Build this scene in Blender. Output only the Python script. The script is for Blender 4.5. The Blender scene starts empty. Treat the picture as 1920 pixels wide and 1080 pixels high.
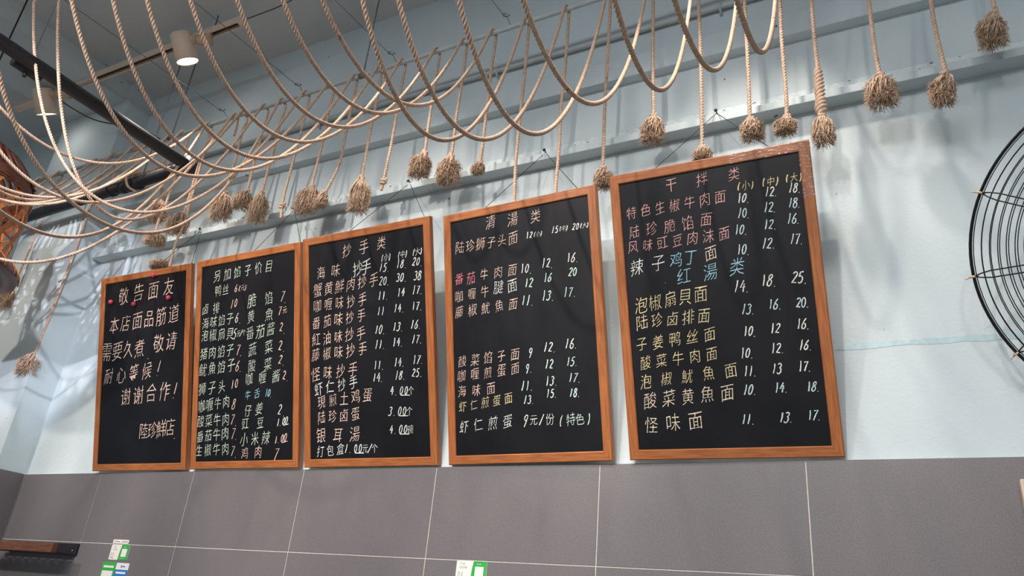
import bpy, bmesh, math, random
import numpy as np
from mathutils import Vector, Matrix
random.seed(7)
rng = np.random.default_rng(7)
S = bpy.context.scene
COL = S.collection

# ------------------------------------------------------------ camera
cd = bpy.data.cameras.new('camera'); cam = bpy.data.objects.new('camera', cd); COL.objects.link(cam)
cd.sensor_width = 36.0; cd.lens = 26.971; cd.clip_start = 0.02
cam.matrix_world = Matrix(((0.88297753, 0.12077871, 0.45361126, 0), (0.46106921, -0.40455861, -0.78977687, 0),
                           (0.08812411, 0.90650142, -0.41290351, 1.59), (0, 0, 0, 1)))
S.camera = cam
# ------------------------------------------------------------ world, lamps, exposure
S.view_settings.view_transform = 'Standard'; S.view_settings.look = 'None'
S.view_settings.gamma = 1.0; S.view_settings.use_curve_mapping = False
S.view_settings.exposure = 0.0
wd = bpy.data.worlds.new('world'); S.world = wd; wd.use_nodes = True
wd.node_tree.nodes['Background'].inputs[0].default_value = (0.75, 0.85, 1, 1)
wd.node_tree.nodes['Background'].inputs[1].default_value = 0.03
def spot(loc, aim, power, angle, blend, col=(1, .86, .74), size=.035):
    l = bpy.data.lights.new('spot_or_fill_beam', 'SPOT'); l.energy = power; l.spot_size = math.radians(angle)
    l.spot_blend = blend; l.color = col; l.shadow_soft_size = size
    o = bpy.data.objects.new('spot_or_fill_beam', l); COL.objects.link(o); o.location = loc
    o.rotation_euler = (Vector(aim) - Vector(loc)).to_track_quat('-Z', 'Y').to_euler(); return o
def area(loc, aim, power, sx, sy, col=(1, 1, 1)):
    l = bpy.data.lights.new('added_fill_light', 'AREA'); l.shape = 'RECTANGLE'; l.size = sx; l.size_y = sy; l.energy = power; l.color = col
    o = bpy.data.objects.new('added_fill_light', l); COL.objects.link(o); o.location = loc
    o.rotation_euler = (Vector(aim) - Vector(loc)).to_track_quat('-Z', 'Y').to_euler(); return o
COOL = (.90, .95, 1.0); WARM = (1, .90, .80)
for x_, a_, p_ in ((-4.2, -3.9, 250), (-2.9, -2.75, 270), (-1.8, -1.75, 250), (-.7, -.75, 160), (.7, .1, 60)):  # rightmost one is added fill against board shadows on the wall
    spot((x_, -1.7, 4.0), (a_, 2.2, 2.52), p_, 32, .45, WARM, .05)
for x_, p_ in ((-2.9, 45), (-2.0, 75), (-1.2, 80), (-.4, 75)):
    spot((x_, -.1, 4.28), (x_ + .05, .95, 3.05), p_, 52, .5, WARM, .04)
spot((-2.6, -1.6, 3.3), (-4.1, 2.08, 2.98), 330, 20, .4, (.86, .88, 1), .02)  # added unseen spot, throws the basket's lattice shadow onto the column
spot((-.45, 1.62, 4.08), (-.30, 1.95, 2.2), 55, 75, .6, WARM)
spot((-1.75, 1.62, 4.08), (-1.60, 1.95, 2.2), 34, 75, .6, WARM)
spot((-3.06, 1.80, 4.07), (-3.00, 1.95, 2.0), 60, 60, .5, WARM)
spot((-4.26, 1.70, 4.07), (-4.22, 1.75, 2.0), 14, 50, .5, WARM)
area((-1.2, -1.6, 4.3), (-1.2, -1.4, 0), 200, 4, 2, COOL)  # unseen area fill added under the ceiling to lift the whole room
spot((-2.0, .1, 3.5), (-3.75, 2.2, 2.55), 60, 44, .7, COOL, .05)  # added cool fill for the column's side and the wall by the leftmost board
spot((-.6, -1.2, 3.9), (-4.18, 2.08, 2.85), 380, 17, .5, (.88, .89, 1), .02)  # unseen spot added from the right to brighten the column front


# ------------------------------------------------------------ materials
def mat(name, col, rough=.6, var=.0, vscale=8, bump=0, bscale=60, col2=None, stretch=None, metal=0, emit=None, spec=None, coat=0):
    m = bpy.data.materials.new(name); m.use_nodes = True; nt = m.node_tree; N = nt.nodes; L = nt.links
    b = N['Principled BSDF']; b.inputs['Base Color'].default_value = (*col, 1); b.inputs['Roughness'].default_value = rough
    b.inputs['Metallic'].default_value = metal
    if spec is not None: b.inputs['Specular IOR Level'].default_value = spec
    if coat: b.inputs['Coat Weight'].default_value = coat
    if emit: b.inputs['Emission Color'].default_value = (*emit[0], 1); b.inputs['Emission Strength'].default_value = emit[1]
    tc = N.new('ShaderNodeTexCoord'); vec = tc.outputs['Object']
    if stretch:
        mp = N.new('ShaderNodeMapping'); mp.inputs['Scale'].default_value = stretch; L.new(vec, mp.inputs[0]); vec = mp.outputs[0]
    if var or col2:
        nz = N.new('ShaderNodeTexNoise'); nz.inputs['Scale'].default_value = vscale; nz.inputs['Detail'].default_value = 5; L.new(vec, nz.inputs['Vector'])
        rp = N.new('ShaderNodeValToRGB'); rp.color_ramp.elements[0].position = .35; rp.color_ramp.elements[1].position = .65
        c2 = col2 or tuple(min(1, c * (1 + var)) for c in col); c1 = col if col2 else tuple(c * (1 - var) for c in col)
        rp.color_ramp.elements[0].color = (*c1, 1); rp.color_ramp.elements[1].color = (*c2, 1)
        L.new(nz.outputs[0], rp.inputs[0]); L.new(rp.outputs[0], b.inputs['Base Color'])
    if bump:
        n2 = N.new('ShaderNodeTexNoise'); n2.inputs['Scale'].default_value = bscale; n2.inputs['Detail'].default_value = 4; L.new(vec, n2.inputs['Vector'])
        bp = N.new('ShaderNodeBump'); bp.inputs['Strength'].default_value = bump; bp.inputs['Distance'].default_value = .01
        L.new(n2.outputs[0], bp.inputs['Height']); L.new(bp.outputs[0], b.inputs['Normal'])
    return m
def spotted(m, thresh, scale, col, soft=.02):
    """small dark dirt specks over a material's colour"""
    nt = m.node_tree; N = nt.nodes; L = nt.links; b = N['Principled BSDF']
    tc = N.new('ShaderNodeTexCoord'); nz = N.new('ShaderNodeTexNoise'); nz.inputs['Scale'].default_value = scale; nz.inputs['Detail'].default_value = 3
    L.new(tc.outputs['Object'], nz.inputs['Vector'])
    mr = N.new('ShaderNodeMapRange'); mr.inputs[1].default_value = thresh; mr.inputs[2].default_value = thresh + soft; L.new(nz.outputs[0], mr.inputs[0])
    mx = N.new('ShaderNodeMix'); mx.data_type = 'RGBA'; L.new(mr.outputs[0], mx.inputs[0])
    src = b.inputs['Base Color'].links[0].from_socket if b.inputs['Base Color'].links else None
    if src: L.new(src, mx.inputs[6])
    else: mx.inputs[6].default_value = b.inputs['Base Color'].default_value
    mx.inputs[7].default_value = (*col, 1); L.new(mx.outputs[2], b.inputs['Base Color']); return m
def glass_tape(name):
    m = bpy.data.materials.new(name); m.use_nodes = True; nt = m.node_tree; N = nt.nodes; L = nt.links
    tr = N.new('ShaderNodeBsdfTransparent'); gl = N.new('ShaderNodeBsdfGlossy'); gl.inputs['Roughness'].default_value = .2
    mx = N.new('ShaderNodeMixShader'); tc = N.new('ShaderNodeTexCoord'); mp = N.new('ShaderNodeMapping'); mp.inputs['Scale'].default_value = (1, 2.2, 1); mp.inputs['Rotation'].default_value = (0, 0, .6)
    nz = N.new('ShaderNodeTexNoise'); nz.inputs['Scale'].default_value = 75; nz.inputs['Detail'].default_value = 4; L.new(tc.outputs['Object'], mp.inputs[0]); L.new(mp.outputs[0], nz.inputs['Vector'])
    mr = N.new('ShaderNodeMapRange'); mr.inputs[1].default_value = .55; mr.inputs[2].default_value = .72; mr.inputs[3].default_value = .03; mr.inputs[4].default_value = .55; L.new(nz.outputs[0], mr.inputs[0]); L.new(mr.outputs[0], mx.inputs[0])
    bp = N.new('ShaderNodeBump'); bp.inputs['Strength'].default_value = .9; L.new(nz.outputs[0], bp.inputs['Height']); L.new(bp.outputs[0], gl.inputs['Normal'])
    L.new(tr.outputs[0], mx.inputs[1]); L.new(gl.outputs[0], mx.inputs[2]); L.new(mx.outputs[0], N['Material Output'].inputs[0]); return m
M_plaster = spotted(mat('plaster', (.575, .645, .67), .75, .035, 3, .08, 90), .74, 22, (.10, .10, .10))
M_oldpaint = mat('old_paint', (.50, .64, .68), .8, .08, 60)
M_patch = spotted(mat('rough_plaster', (.66, .72, .73), .85, .07, 40, .35, 120), .66, 60, (.16, .20, .20))
M_ceil = spotted(mat('ceiling_paint', (.60, .63, .64), .8, .05, 2, .06, 70), .72, 14, (.09, .09, .09))
M_floor = mat('floor_stone', (.22, .20, .18), .5, .1, 6)
M_tile = mat('tile', (.158, .140, .146), .42, .22, 420)
M_grout = mat('grout', (.66, .60, .54), .8, .08, 60)
M_woodh = mat('wood_rail', (.33, .098, .028), .42, col2=(.47, .16, .05), vscale=6, stretch=(2, 26, 26), bump=.08, bscale=8)
M_woodv = mat('wood_stile', (.33, .098, .028), .42, col2=(.47, .16, .05), vscale=6, stretch=(26, 2, 26), bump=.08, bscale=8)
M_board = mat('slate', (.0035, .0035, .006), .5, spec=.3, col2=(.008, .008, .012), vscale=5)
M_rope = spotted(mat('rope_fibre', (.72, .50, .37), .9, .14, 90, .25, 500), .70, 30, (.40, .25, .17))
M_fray = mat('frayed_fibre', (.60, .43, .31), .95, .25, 120)
M_rod = mat('painted_steel', (.52, .56, .56), .55, .06, 20)
M_rod2 = mat('dull_steel', (.20, .20, .20), .5, .08, 20)
M_wire = mat('thin_wire', (.07, .06, .055), .6)
M_black = mat('black_plastic', (.012, .011, .016), .55, .2, 20)
M_dark = mat('dark_insert', (.05, .04, .04), .5)
M_cord = mat('black_cord', (.02, .02, .02), .8)
M_red = mat('red_plastic', (.62, .06, .11), .35)
M_cream = mat('cream_enamel', (.80, .62, .49), .4, .03, 10)
M_cream2 = mat('beige_enamel', (.62, .44, .30), .4, .03, 10)
M_glow = mat('lamp_face', (1, .97, .92), .4, emit=((1, .96, .9), 14))
M_tape = glass_tape('clear_tape')
M_cane_dark = mat('dark_cane', (.075, .022, .016), .4, col2=(.17, .055, .03), vscale=40, stretch=(1, 1, 6))
M_cane = mat('cane', (.32, .105, .035), .45, col2=(.52, .20, .07), vscale=30)
M_bulb = mat('bulb', (1, .8, .5), .4, emit=((1, .62, .30), 6))
M_guard = mat('black_wire', (.012, .011, .014), .35, metal=.3)
M_tie = mat('beige_tie', (.70, .48, .34), .6)
M_blade = mat('grey_blade', (.30, .31, .32), .4)
M_white = mat('white_card', (.78, .72, .70), .5, .02, 20)
M_green = mat('green_print', (.03, .36, .06), .45, .05, 20)
M_blue = mat('blue_print', (.02, .17, .52), .45)
M_ink = mat('green_ink', (.10, .22, .08), .6)
M_grey = mat('grey_ink', (.25, .24, .25), .6)
M_walnut = mat('dark_wood', (.10, .033, .016), .45, col2=(.17, .062, .03), vscale=8, stretch=(2, 20, 20))
M_pale = mat('pale_wood', (.62, .47, .36), .5, col2=(.74, .60, .48), vscale=8, stretch=(20, 20, 2))
M_steelw = mat('screw_steel', (.6, .6, .6), .3, metal=1)


# ------------------------------------------------------------ mesh helpers
class MB:
    def __init__(s): s.v = []; s.f = []; s.m = []; s.sm = []
    def add(s, vs, fs, mi=0, smooth=False):
        o = len(s.v); s.v.extend([tuple(map(float, x)) for x in vs])
        s.f.extend([tuple(o + i for i in q) for q in fs]); s.m.extend([mi] * len(fs)); s.sm.extend([smooth] * len(fs))
    def box(s, a, b, mi=0, bev=0):
        x0, y0, z0 = a; x1, y1, z1 = b
        if bev:
            bm = bmesh.new(); bmesh.ops.create_cube(bm, size=1)
            for v in bm.verts: v.co = ((x0 + x1) / 2 + v.co.x * (x1 - x0), (y0 + y1) / 2 + v.co.y * (y1 - y0), (z0 + z1) / 2 + v.co.z * (z1 - z0))
            bmesh.ops.bevel(bm, geom=bm.edges[:], offset=bev, segments=2, affect='EDGES', profile=.5); bm.verts.index_update()
            s.add([v.co[:] for v in bm.verts], [[v.index for v in f.verts] for f in bm.faces], mi); bm.free(); return
        s.add([(x0, y0, z0), (x1, y0, z0), (x1, y1, z0), (x0, y1, z0), (x0, y0, z1), (x1, y0, z1), (x1, y1, z1), (x0, y1, z1)],
              [(0, 3, 2, 1), (4, 5, 6, 7), (0, 1, 5, 4), (1, 2, 6, 5), (2, 3, 7, 6), (3, 0, 4, 7)], mi)
    def sweep(s, pts, prof, mi=0, caps=True, closed=False, smooth=True):
        """pts (n,3); prof callable(i)->(k,2) or array (k,2)"""
        P = np.asarray(pts, float); n = len(P)
        T = np.gradient(P, axis=0) if not closed else np.roll(P, -1, 0) - np.roll(P, 1, 0)
        T /= np.linalg.norm(T, axis=1)[:, None] + 1e-12
        up = np.array([0, 0, 1.]) if abs(T[0][2]) < .9 else np.array([1., 0, 0])
        a = np.cross(T[0], up); a /= np.linalg.norm(a); V = []
        for i in range(n):
            a = a - T[i] * np.dot(a, T[i]); a /= np.linalg.norm(a) + 1e-12; b = np.cross(T[i], a)
            q = prof(i) if callable(prof) else prof
            V.append(P[i] + q[:, :1] * a + q[:, 1:] * b)
        k = len(V[0]); V = np.concatenate(V); F = []
        for i in range(n if closed else n - 1):
            o = i * k; o2 = ((i + 1) % n) * k
            for j in range(k): F.append((o + j, o + (j + 1) % k, o2 + (j + 1) % k, o2 + j))
        if caps and not closed: F.append(tuple(range(k))[::-1]); F.append(tuple(range((n - 1) * k, n * k)))
        s.add(V, F, mi, smooth)
    def tube(s, pts, r, k=10, mi=0, caps=True, closed=False):
        t = np.arange(k) * 2 * math.pi / k; c = np.stack([np.cos(t), np.sin(t)], 1)
        if np.ndim(r): s.sweep(pts, lambda i: c * r[i], mi, caps, closed)
        else: s.sweep(pts, c * r, mi, caps, closed)
    def cyl(s, a, b, r, k=16, mi=0, r2=None):
        a = np.array(a, float); b = np.array(b, float)
        s.tube(np.array([a, b]), np.array([r, r if r2 is None else r2]), k, mi)
    def lathe(s, prof, k=32, mi=0, M=None, smooth=True):
        V = []; 
        for r, z in prof:
            for j in range(k):
                t = 2 * math.pi * j / k; p = Vector((r * math.cos(t), r * math.sin(t), z)); V.append((M @ p)[:] if M else p[:])
        F = [(i * k + j, i * k + (j + 1) % k, (i + 1) * k + (j + 1) % k, (i + 1) * k + j) for i in range(len(prof) - 1) for j in range(k)]
        s.add(V, F, mi, smooth)
    def build(s, name, mats, parent=None):
        me = bpy.data.meshes.new(name); me.from_pydata(s.v, [], s.f)
        for m in (mats if isinstance(mats, (list, tuple)) else [mats]): me.materials.append(m)
        me.polygons.foreach_set('material_index', s.m); me.polygons.foreach_set('use_smooth', s.sm); me.update()
        o = bpy.data.objects.new(name, me); COL.objects.link(o)
        if parent is not None: o.parent = parent
        return o
def tag(o, label, cat, group=None):
    o['label'] = label; o['category'] = cat
    if group: o['group'] = group
    return o
def thing(name, label, cat, group=None, M=None):
    o = bpy.data.objects.new(name, None); COL.objects.link(o); o.empty_display_size = .05
    if M is not None: o.matrix_world = M
    return tag(o, label, cat, group)
def struct(name, mb, m):
    o = mb.build(name, m); o['kind'] = 'structure'; return o
def catm(P, step):
    """smooth curve through points, evenly resampled"""
    P = np.asarray(P, float); Q = np.vstack([2 * P[0] - P[1], P, 2 * P[-1] - P[-2]]); out = []
    for i in range(1, len(Q) - 2):
        for t in np.linspace(0, 1, 24, endpoint=False):
            a, b, c, d = Q[i - 1], Q[i], Q[i + 1], Q[i + 2]
            out.append(.5 * (2 * b + (c - a) * t + (2 * a - 5 * b + 4 * c - d) * t * t + (3 * b - a - 3 * c + d) * t ** 3))
    out.append(Q[-2]); return resample(np.array(out), step)
def resample(P, step):
    d = np.concatenate([[0], np.cumsum(np.linalg.norm(np.diff(P, axis=0), axis=1))]); n = max(3, int(d[-1] / step) + 1)
    u = np.linspace(0, d[-1], n); return np.stack([np.interp(u, d, P[:, i]) for i in range(3)], 1)

BOARD1=((-3.346,2.196,2.103),(0.99985,0.01720,-0.00122),(0.00609,-0.28591,0.95824),(0.01613,-0.95810,-0.28597))
BOARD2=((-2.719,2.205,2.105),(0.99996,-0.00696,-0.00530),(0.00318,-0.27536,0.96134),(-0.00815,-0.96132,-0.27533))
BOARD3=((-2.090,2.201,2.102),(0.99995,0.01018,-0.00027),(0.00329,-0.29764,0.95467),(0.00964,-0.95462,-0.29766))
BOARD4=((-1.449,2.208,2.103),(0.99978,-0.02078,0.00103),(-0.00636,-0.25799,0.96613),(-0.01981,-0.96592,-0.25807))
BOARD5=((-0.796,2.195,2.104),(0.99989,0.01496,-0.00108),(0.00562,-0.30706,0.95167),(0.01391,-0.95157,-0.30711))
TEXT={
 1:[
  [('敬告面友',0.1578,0.7876,0.4572,0.7957,0.0795,'p')],
  [('本店面品筋道',0.1006,0.6549,0.4937,0.6724,0.0785,'p')],
  [('需要久煮',0.0552,0.5341,0.2799,0.5352,0.0789,'p'),('.',0.3477,0.5092,0.3477,0.5092,0.0542,'p'),('敬请',0.4033,0.5461,0.4839,0.552,0.0762,'p')],
  [('耐心等候',0.0772,0.4212,0.3348,0.4321,0.073,'p'),('!',0.4089,0.4361,0.4089,0.4361,0.0667,'p')],
  [('谢谢合作',0.201,0.3233,0.4522,0.3369,0.0756,'p'),('!',0.5166,0.3335,0.5166,0.3335,0.0694,'p')],
  [('陸珍鮮店',0.3272,0.1678,0.4924,0.1799,0.0692,'p'),('.',0.5307,0.1575,0.5307,0.1575,0.051,'p')],
 ],
 2:[
  [('另加馅子价目',0.1241,0.8053,0.4255,0.8074,0.0485,'g')],
  [('鸭丝',0.1308,0.7384,0.1765,0.7395,0.0471,'g'),('6',0.2384,0.7377,0.2384,0.7377,0.0326,'p'),('(元)',0.2601,0.7351,0.2942,0.7346,0.0277,'p')],
  [('卤排',0.0569,0.6687,0.1233,0.6672,0.0471,'g'),('10',0.2177,0.6726,0.2393,0.6749,0.0351,'p')],
  [('海味馅子',0.0611,0.6055,0.207,0.614,0.0484,'g'),('6.',0.2478,0.6117,0.2707,0.6057,0.0384,'w')],
  [('泡椒扇貝',0.0595,0.5525,0.2094,0.5498,0.048,'g'),('5',0.2374,0.5454,0.2374,0.5454,0.0409,'w'),('元/个',0.2601,0.5452,0.2913,0.5468,0.0253,'g')],
  [('猪肉馅子',0.0564,0.4759,0.2119,0.4816,0.0531,'g'),('7.',0.2599,0.4777,0.2825,0.4732,0.0467,'p')],
  [('魷魚馅子',0.0529,0.4072,0.2205,0.418,0.0527,'g'),('6.',0.2584,0.4108,0.2809,0.4065,0.0428,'p')],
  [('狮子头',0.0526,0.3298,0.1692,0.3319,0.0524,'g'),('10',0.2322,0.3371,0.2546,0.3401,0.0355,'p')],
  [('咖喱牛肉',0.0534,0.2574,0.197,0.2682,0.0501,'g'),('8',0.2425,0.2572,0.2425,0.2572,0.0422,'p')],
  [('酸菜牛肉',0.0498,0.1947,0.1972,0.1978,0.0479,'g'),('7.',0.2372,0.1963,0.2622,0.191,0.0436,'p')],
  [('番茄牛肉',0.0488,0.1323,0.1969,0.1411,0.0476,'g'),('7.',0.243,0.1397,0.2653,0.1347,0.0432,'p')],
  [('生椒牛肉',0.0463,0.0748,0.1992,0.0803,0.0473,'g'),('7.',0.2429,0.0707,0.2664,0.066,0.0429,'p')],
  [('脆馅',0.3334,0.6735,0.4261,0.6737,0.0542,'g'),('7.',0.5035,0.6738,0.5235,0.6679,0.0443,'p')],
  [('黄魚',0.3291,0.6088,0.4301,0.6073,0.0493,'g'),('7',0.4893,0.6161,0.4893,0.6161,0.0371,'p'),('元',0.5151,0.616,0.5151,0.616,0.0264,'p')],
  [('番茄酱',0.3262,0.5409,0.441,0.5461,0.0534,'g'),('2.',0.4976,0.5495,0.5199,0.5404,0.0367,'p')],
  [('蔬菜',0.3404,0.4711,0.4307,0.4751,0.0529,'g'),('2.',0.4943,0.4758,0.5177,0.4678,0.0364,'p')],
  [('酸菜',0.3387,0.4051,0.4288,0.4073,0.0508,'g'),('2.',0.4954,0.4196,0.5164,0.4129,0.0361,'p')],
  [('咖喱酱',0.3256,0.3533,0.4734,0.3567,0.0503,'g'),('2.',0.5174,0.3564,0.5382,0.3499,0.034,'p')],
  [('牛舌',0.3202,0.2882,0.372,0.294,0.0391,'b'),('10.',0.4232,0.2929,0.4515,0.2896,0.03,'b')],
  [('仔姜',0.3233,0.2274,0.3856,0.2331,0.0482,'g'),('2.',0.4969,0.2238,0.5222,0.216,0.0378,'w')],
  [('豇豆',0.3091,0.1762,0.393,0.1774,0.0428,'g'),('1.00',0.4887,0.1738,0.532,0.1805,0.0284,'w')],
  [('小米辣',0.3051,0.1121,0.4239,0.1173,0.0492,'g'),('1.00',0.4786,0.1074,0.5274,0.116,0.0299,'p')],
  [('鸡肉',0.3103,0.0609,0.3842,0.0637,0.0465,'p'),('7.',0.4808,0.0535,0.5003,0.049,0.0454,'p')],
 ],
 3:[
  [('抄手类',0.2177,0.8099,0.3795,0.814,0.0502,'p'),('(小)',0.3833,0.7567,0.4157,0.7577,0.0286,'w'),('(中)',0.4583,0.758,0.4899,0.7589,0.0282,'w'),('(大)',0.5243,0.7594,0.5553,0.7603,0.028,'w')],
  [('海味',0.0884,0.7388,0.1611,0.7388,0.0511,'p'),('抄手',0.2669,0.7324,0.306,0.7328,0.0544,'w'),('15.',0.3747,0.722,0.4113,0.7181,0.032,'w'),('18.',0.453,0.7259,0.4887,0.7221,0.0317,'w'),('20.',0.5231,0.7245,0.5579,0.7207,0.0313,'w')],
  [('蟹黄鮮肉抄手',0.0721,0.6708,0.3409,0.6797,0.051,'p'),('20.',0.3733,0.6713,0.4097,0.6677,0.0319,'w'),('30.',0.4503,0.675,0.4859,0.6715,0.0315,'w'),('38',0.5279,0.6723,0.5453,0.671,0.0312,'w')],
  [('咖喱味抄手',0.0689,0.6108,0.2864,0.6126,0.0473,'p'),('11.',0.3663,0.617,0.4027,0.6137,0.0317,'w'),('14',0.4532,0.6194,0.471,0.6182,0.0314,'w'),('17.',0.5193,0.6212,0.554,0.6181,0.031,'w')],
  [('番茄味抄手',0.0621,0.545,0.2794,0.5525,0.047,'p'),('11',0.3609,0.5601,0.3792,0.5591,0.0316,'w'),('14.',0.4361,0.5627,0.4716,0.5598,0.0312,'w'),('17.',0.5152,0.563,0.5498,0.5601,0.0308,'w')],
  [('紅油味抄手',0.0613,0.4809,0.2756,0.4862,0.0467,'p'),('10.',0.3488,0.4927,0.3852,0.4902,0.0314,'w'),('13.',0.4298,0.4956,0.4652,0.4931,0.031,'w'),('16.',0.5076,0.4967,0.5422,0.4943,0.0306,'w')],
  [('藤椒味抄手',0.057,0.422,0.2818,0.4265,0.0482,'p'),('11.',0.3473,0.4377,0.3835,0.4356,0.0312,'w'),('14.',0.4269,0.4397,0.4623,0.4375,0.0308,'w'),('17.',0.5108,0.4436,0.5453,0.4414,0.0304,'w')],
  [('怪味抄手',0.0561,0.3487,0.2361,0.3544,0.0498,'p'),('11.',0.3398,0.3628,0.376,0.361,0.031,'w'),('14.',0.4309,0.3665,0.466,0.3648,0.0306,'w'),('17.',0.5122,0.3698,0.5465,0.3681,0.0302,'w')],
  [('虾仁抄手',0.0705,0.2922,0.2372,0.307,0.0477,'w'),('14.',0.3343,0.3182,0.3705,0.3168,0.0309,'w'),('18.',0.4335,0.3195,0.4686,0.318,0.0304,'w'),('25.',0.5065,0.3239,0.5407,0.3225,0.0301,'w')],
  [('現煎土鸡蛋',0.0837,0.2424,0.3015,0.2573,0.0471,'p'),('4.00个',0.411,0.2658,0.4931,0.262,0.0302,'w')],
  [('陆珍卤蛋',0.0829,0.1849,0.2434,0.1913,0.0471,'p'),('3.00个',0.4014,0.1929,0.4835,0.1901,0.03,'w')],
  [('银耳湯',0.0796,0.1165,0.2396,0.1185,0.0519,'p'),('4.00碗',0.4036,0.1283,0.4853,0.1264,0.0298,'w')],
  [('打包盒',0.0765,0.058,0.1713,0.0646,0.0415,'w'),('1.00元/个',0.199,0.0665,0.3285,0.0644,0.0305,'w')],
 ],
 4:[
  [('清湯类',0.1952,0.8283,0.3733,0.8173,0.0483,'p')],
  [('陆珍狮子头面',0.0661,0.7548,0.2823,0.7546,0.0423,'p'),('12',0.3389,0.755,0.3526,0.7541,0.0222,'w'),('(小)',0.3674,0.754,0.3915,0.7529,0.0192,'w'),('15',0.4359,0.7578,0.4491,0.757,0.0218,'w'),('(中)',0.4634,0.7569,0.4867,0.7557,0.0189,'w'),('20',0.5118,0.7552,0.5247,0.7543,0.0215,'w'),('(大)',0.5386,0.7543,0.5612,0.7531,0.0186,'w')],
  [('番茄',0.0597,0.6421,0.1087,0.6393,0.0423,'r'),('牛肉面',0.1627,0.6426,0.2746,0.6446,0.0413,'p'),('10.',0.3142,0.6427,0.3489,0.6381,0.0314,'w'),('12.',0.3949,0.6499,0.4286,0.6453,0.031,'w'),('16.',0.4877,0.6547,0.5202,0.6502,0.0305,'w')],
  [('咖喱牛',0.0561,0.5792,0.1633,0.5836,0.0403,'p'),('腱面',0.219,0.5923,0.2733,0.5908,0.0442,'w'),('12',0.3279,0.5915,0.3441,0.5898,0.0293,'l'),('16',0.3997,0.5996,0.4155,0.5979,0.029,'l'),('20',0.491,0.6053,0.5063,0.6036,0.0285,'l')],
  [('藤椒魷魚面',0.0572,0.5231,0.272,0.5264,0.041,'p'),('11.',0.3132,0.5332,0.3497,0.5291,0.0328,'l'),('13.',0.3906,0.5399,0.426,0.5358,0.0324,'l'),('17.',0.47,0.5412,0.5044,0.5372,0.0319,'l')],
  [('酸菜馅子面',0.0632,0.3486,0.2716,0.3562,0.0386,'p'),('9',0.3306,0.3555,0.3306,0.356,0.032,'w'),('12.',0.3875,0.3685,0.4225,0.3657,0.0316,'w'),('16.',0.465,0.3724,0.499,0.3695,0.0312,'w')],
  [('咖喱煎蛋面',0.0594,0.2987,0.271,0.3078,0.0383,'p'),('9.',0.3164,0.3041,0.3323,0.3033,0.0282,'l'),('12',0.3892,0.3127,0.4048,0.3118,0.0278,'l'),('15.',0.466,0.3142,0.496,0.3121,0.0274,'l')],
  [('海味面',0.0589,0.2465,0.174,0.2481,0.0383,'p'),('11.',0.2974,0.2487,0.3323,0.2467,0.0307,'l'),('13.',0.388,0.258,0.4218,0.256,0.0302,'l'),('17.',0.4712,0.2629,0.5039,0.2609,0.0298,'l')],
  [('虾仁煎蛋面',0.0601,0.1946,0.2403,0.2116,0.036,'y'),('13.',0.304,0.2031,0.3346,0.2017,0.0269,'l'),('15.',0.3879,0.2179,0.4176,0.2164,0.0265,'l'),('18.',0.4702,0.2147,0.499,0.2133,0.0261,'l')],
  [('虾仁煎蛋',0.0635,0.1267,0.2344,0.1371,0.0411,'w'),('9元/份',0.3017,0.1361,0.3898,0.1362,0.0344,'w'),('(特色)',0.4312,0.1298,0.526,0.1308,0.0361,'l')],
 ],
 5:[
  [('干拌类',0.1951,0.8235,0.3837,0.822,0.0413,'r2'),('(小)',0.3951,0.7834,0.4327,0.7805,0.0264,'y'),('(中)',0.4654,0.7827,0.502,0.7798,0.0261,'y'),('(大)',0.5301,0.7827,0.5657,0.7798,0.0257,'y')],
  [('特色生椒牛肉面',0.0631,0.7553,0.3374,0.7617,0.0392,'r2'),('10.',0.3926,0.7474,0.4193,0.7434,0.0282,'w'),('12.',0.4713,0.7528,0.4972,0.7488,0.0278,'w'),('18.',0.5365,0.7531,0.5617,0.7491,0.0275,'w')],
  [('陆珍脆馅面',0.0674,0.694,0.2911,0.6992,0.042,'r2'),('10.',0.3893,0.7027,0.4159,0.6989,0.0281,'s'),('12.',0.4639,0.708,0.4897,0.7042,0.0277,'s'),('18.',0.5313,0.7099,0.5565,0.7061,0.0274,'s')],
  [('风味豇豆肉沫面',0.0601,0.6474,0.339,0.6487,0.0387,'r2'),('10.',0.3766,0.6549,0.4042,0.6512,0.029,'s'),('12.',0.4594,0.6578,0.4861,0.6542,0.0285,'s'),('16.',0.5238,0.6649,0.5498,0.6613,0.0282,'s')],
  [('辣子',0.0662,0.5828,0.1353,0.5877,0.0509,'w'),('鸡丁',0.1908,0.5902,0.2342,0.5916,0.0442,'b'),('面',0.296,0.5977,0.296,0.5977,0.0416,'y2'),('10.',0.3774,0.5959,0.4057,0.5924,0.0297,'s'),('12.',0.4492,0.6035,0.4768,0.6001,0.0293,'s'),('17.',0.5259,0.6059,0.5526,0.6024,0.0289,'s')],
  [('.',0.1561,0.5373,0.1561,0.5373,0.0289,'b'),('红湯类',0.2103,0.5369,0.3668,0.5458,0.047,'b')],
  [('14.',0.3601,0.4893,0.3937,0.4859,0.0349,'w'),('18.',0.4375,0.4977,0.4702,0.4943,0.0345,'w'),('25.',0.5206,0.4959,0.5521,0.4925,0.0339,'w'),('泡椒扇貝面',0.0705,0.4647,0.2544,0.4795,0.0468,'y')],
  [('陆珍卤排面',0.0689,0.4121,0.2591,0.4134,0.0421,'y'),('13.',0.3742,0.421,0.4023,0.4186,0.0291,'s'),('16.',0.4494,0.4273,0.4766,0.4249,0.0287,'s'),('20.',0.5236,0.4241,0.55,0.4217,0.0283,'s')],
  [('子姜鸭丝面',0.0635,0.3452,0.2698,0.3571,0.0418,'y'),('10.',0.3732,0.3575,0.4011,0.3554,0.0289,'w'),('12',0.4477,0.3587,0.4613,0.3579,0.0285,'w'),('16.',0.5188,0.365,0.5451,0.363,0.0281,'w')],
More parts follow.
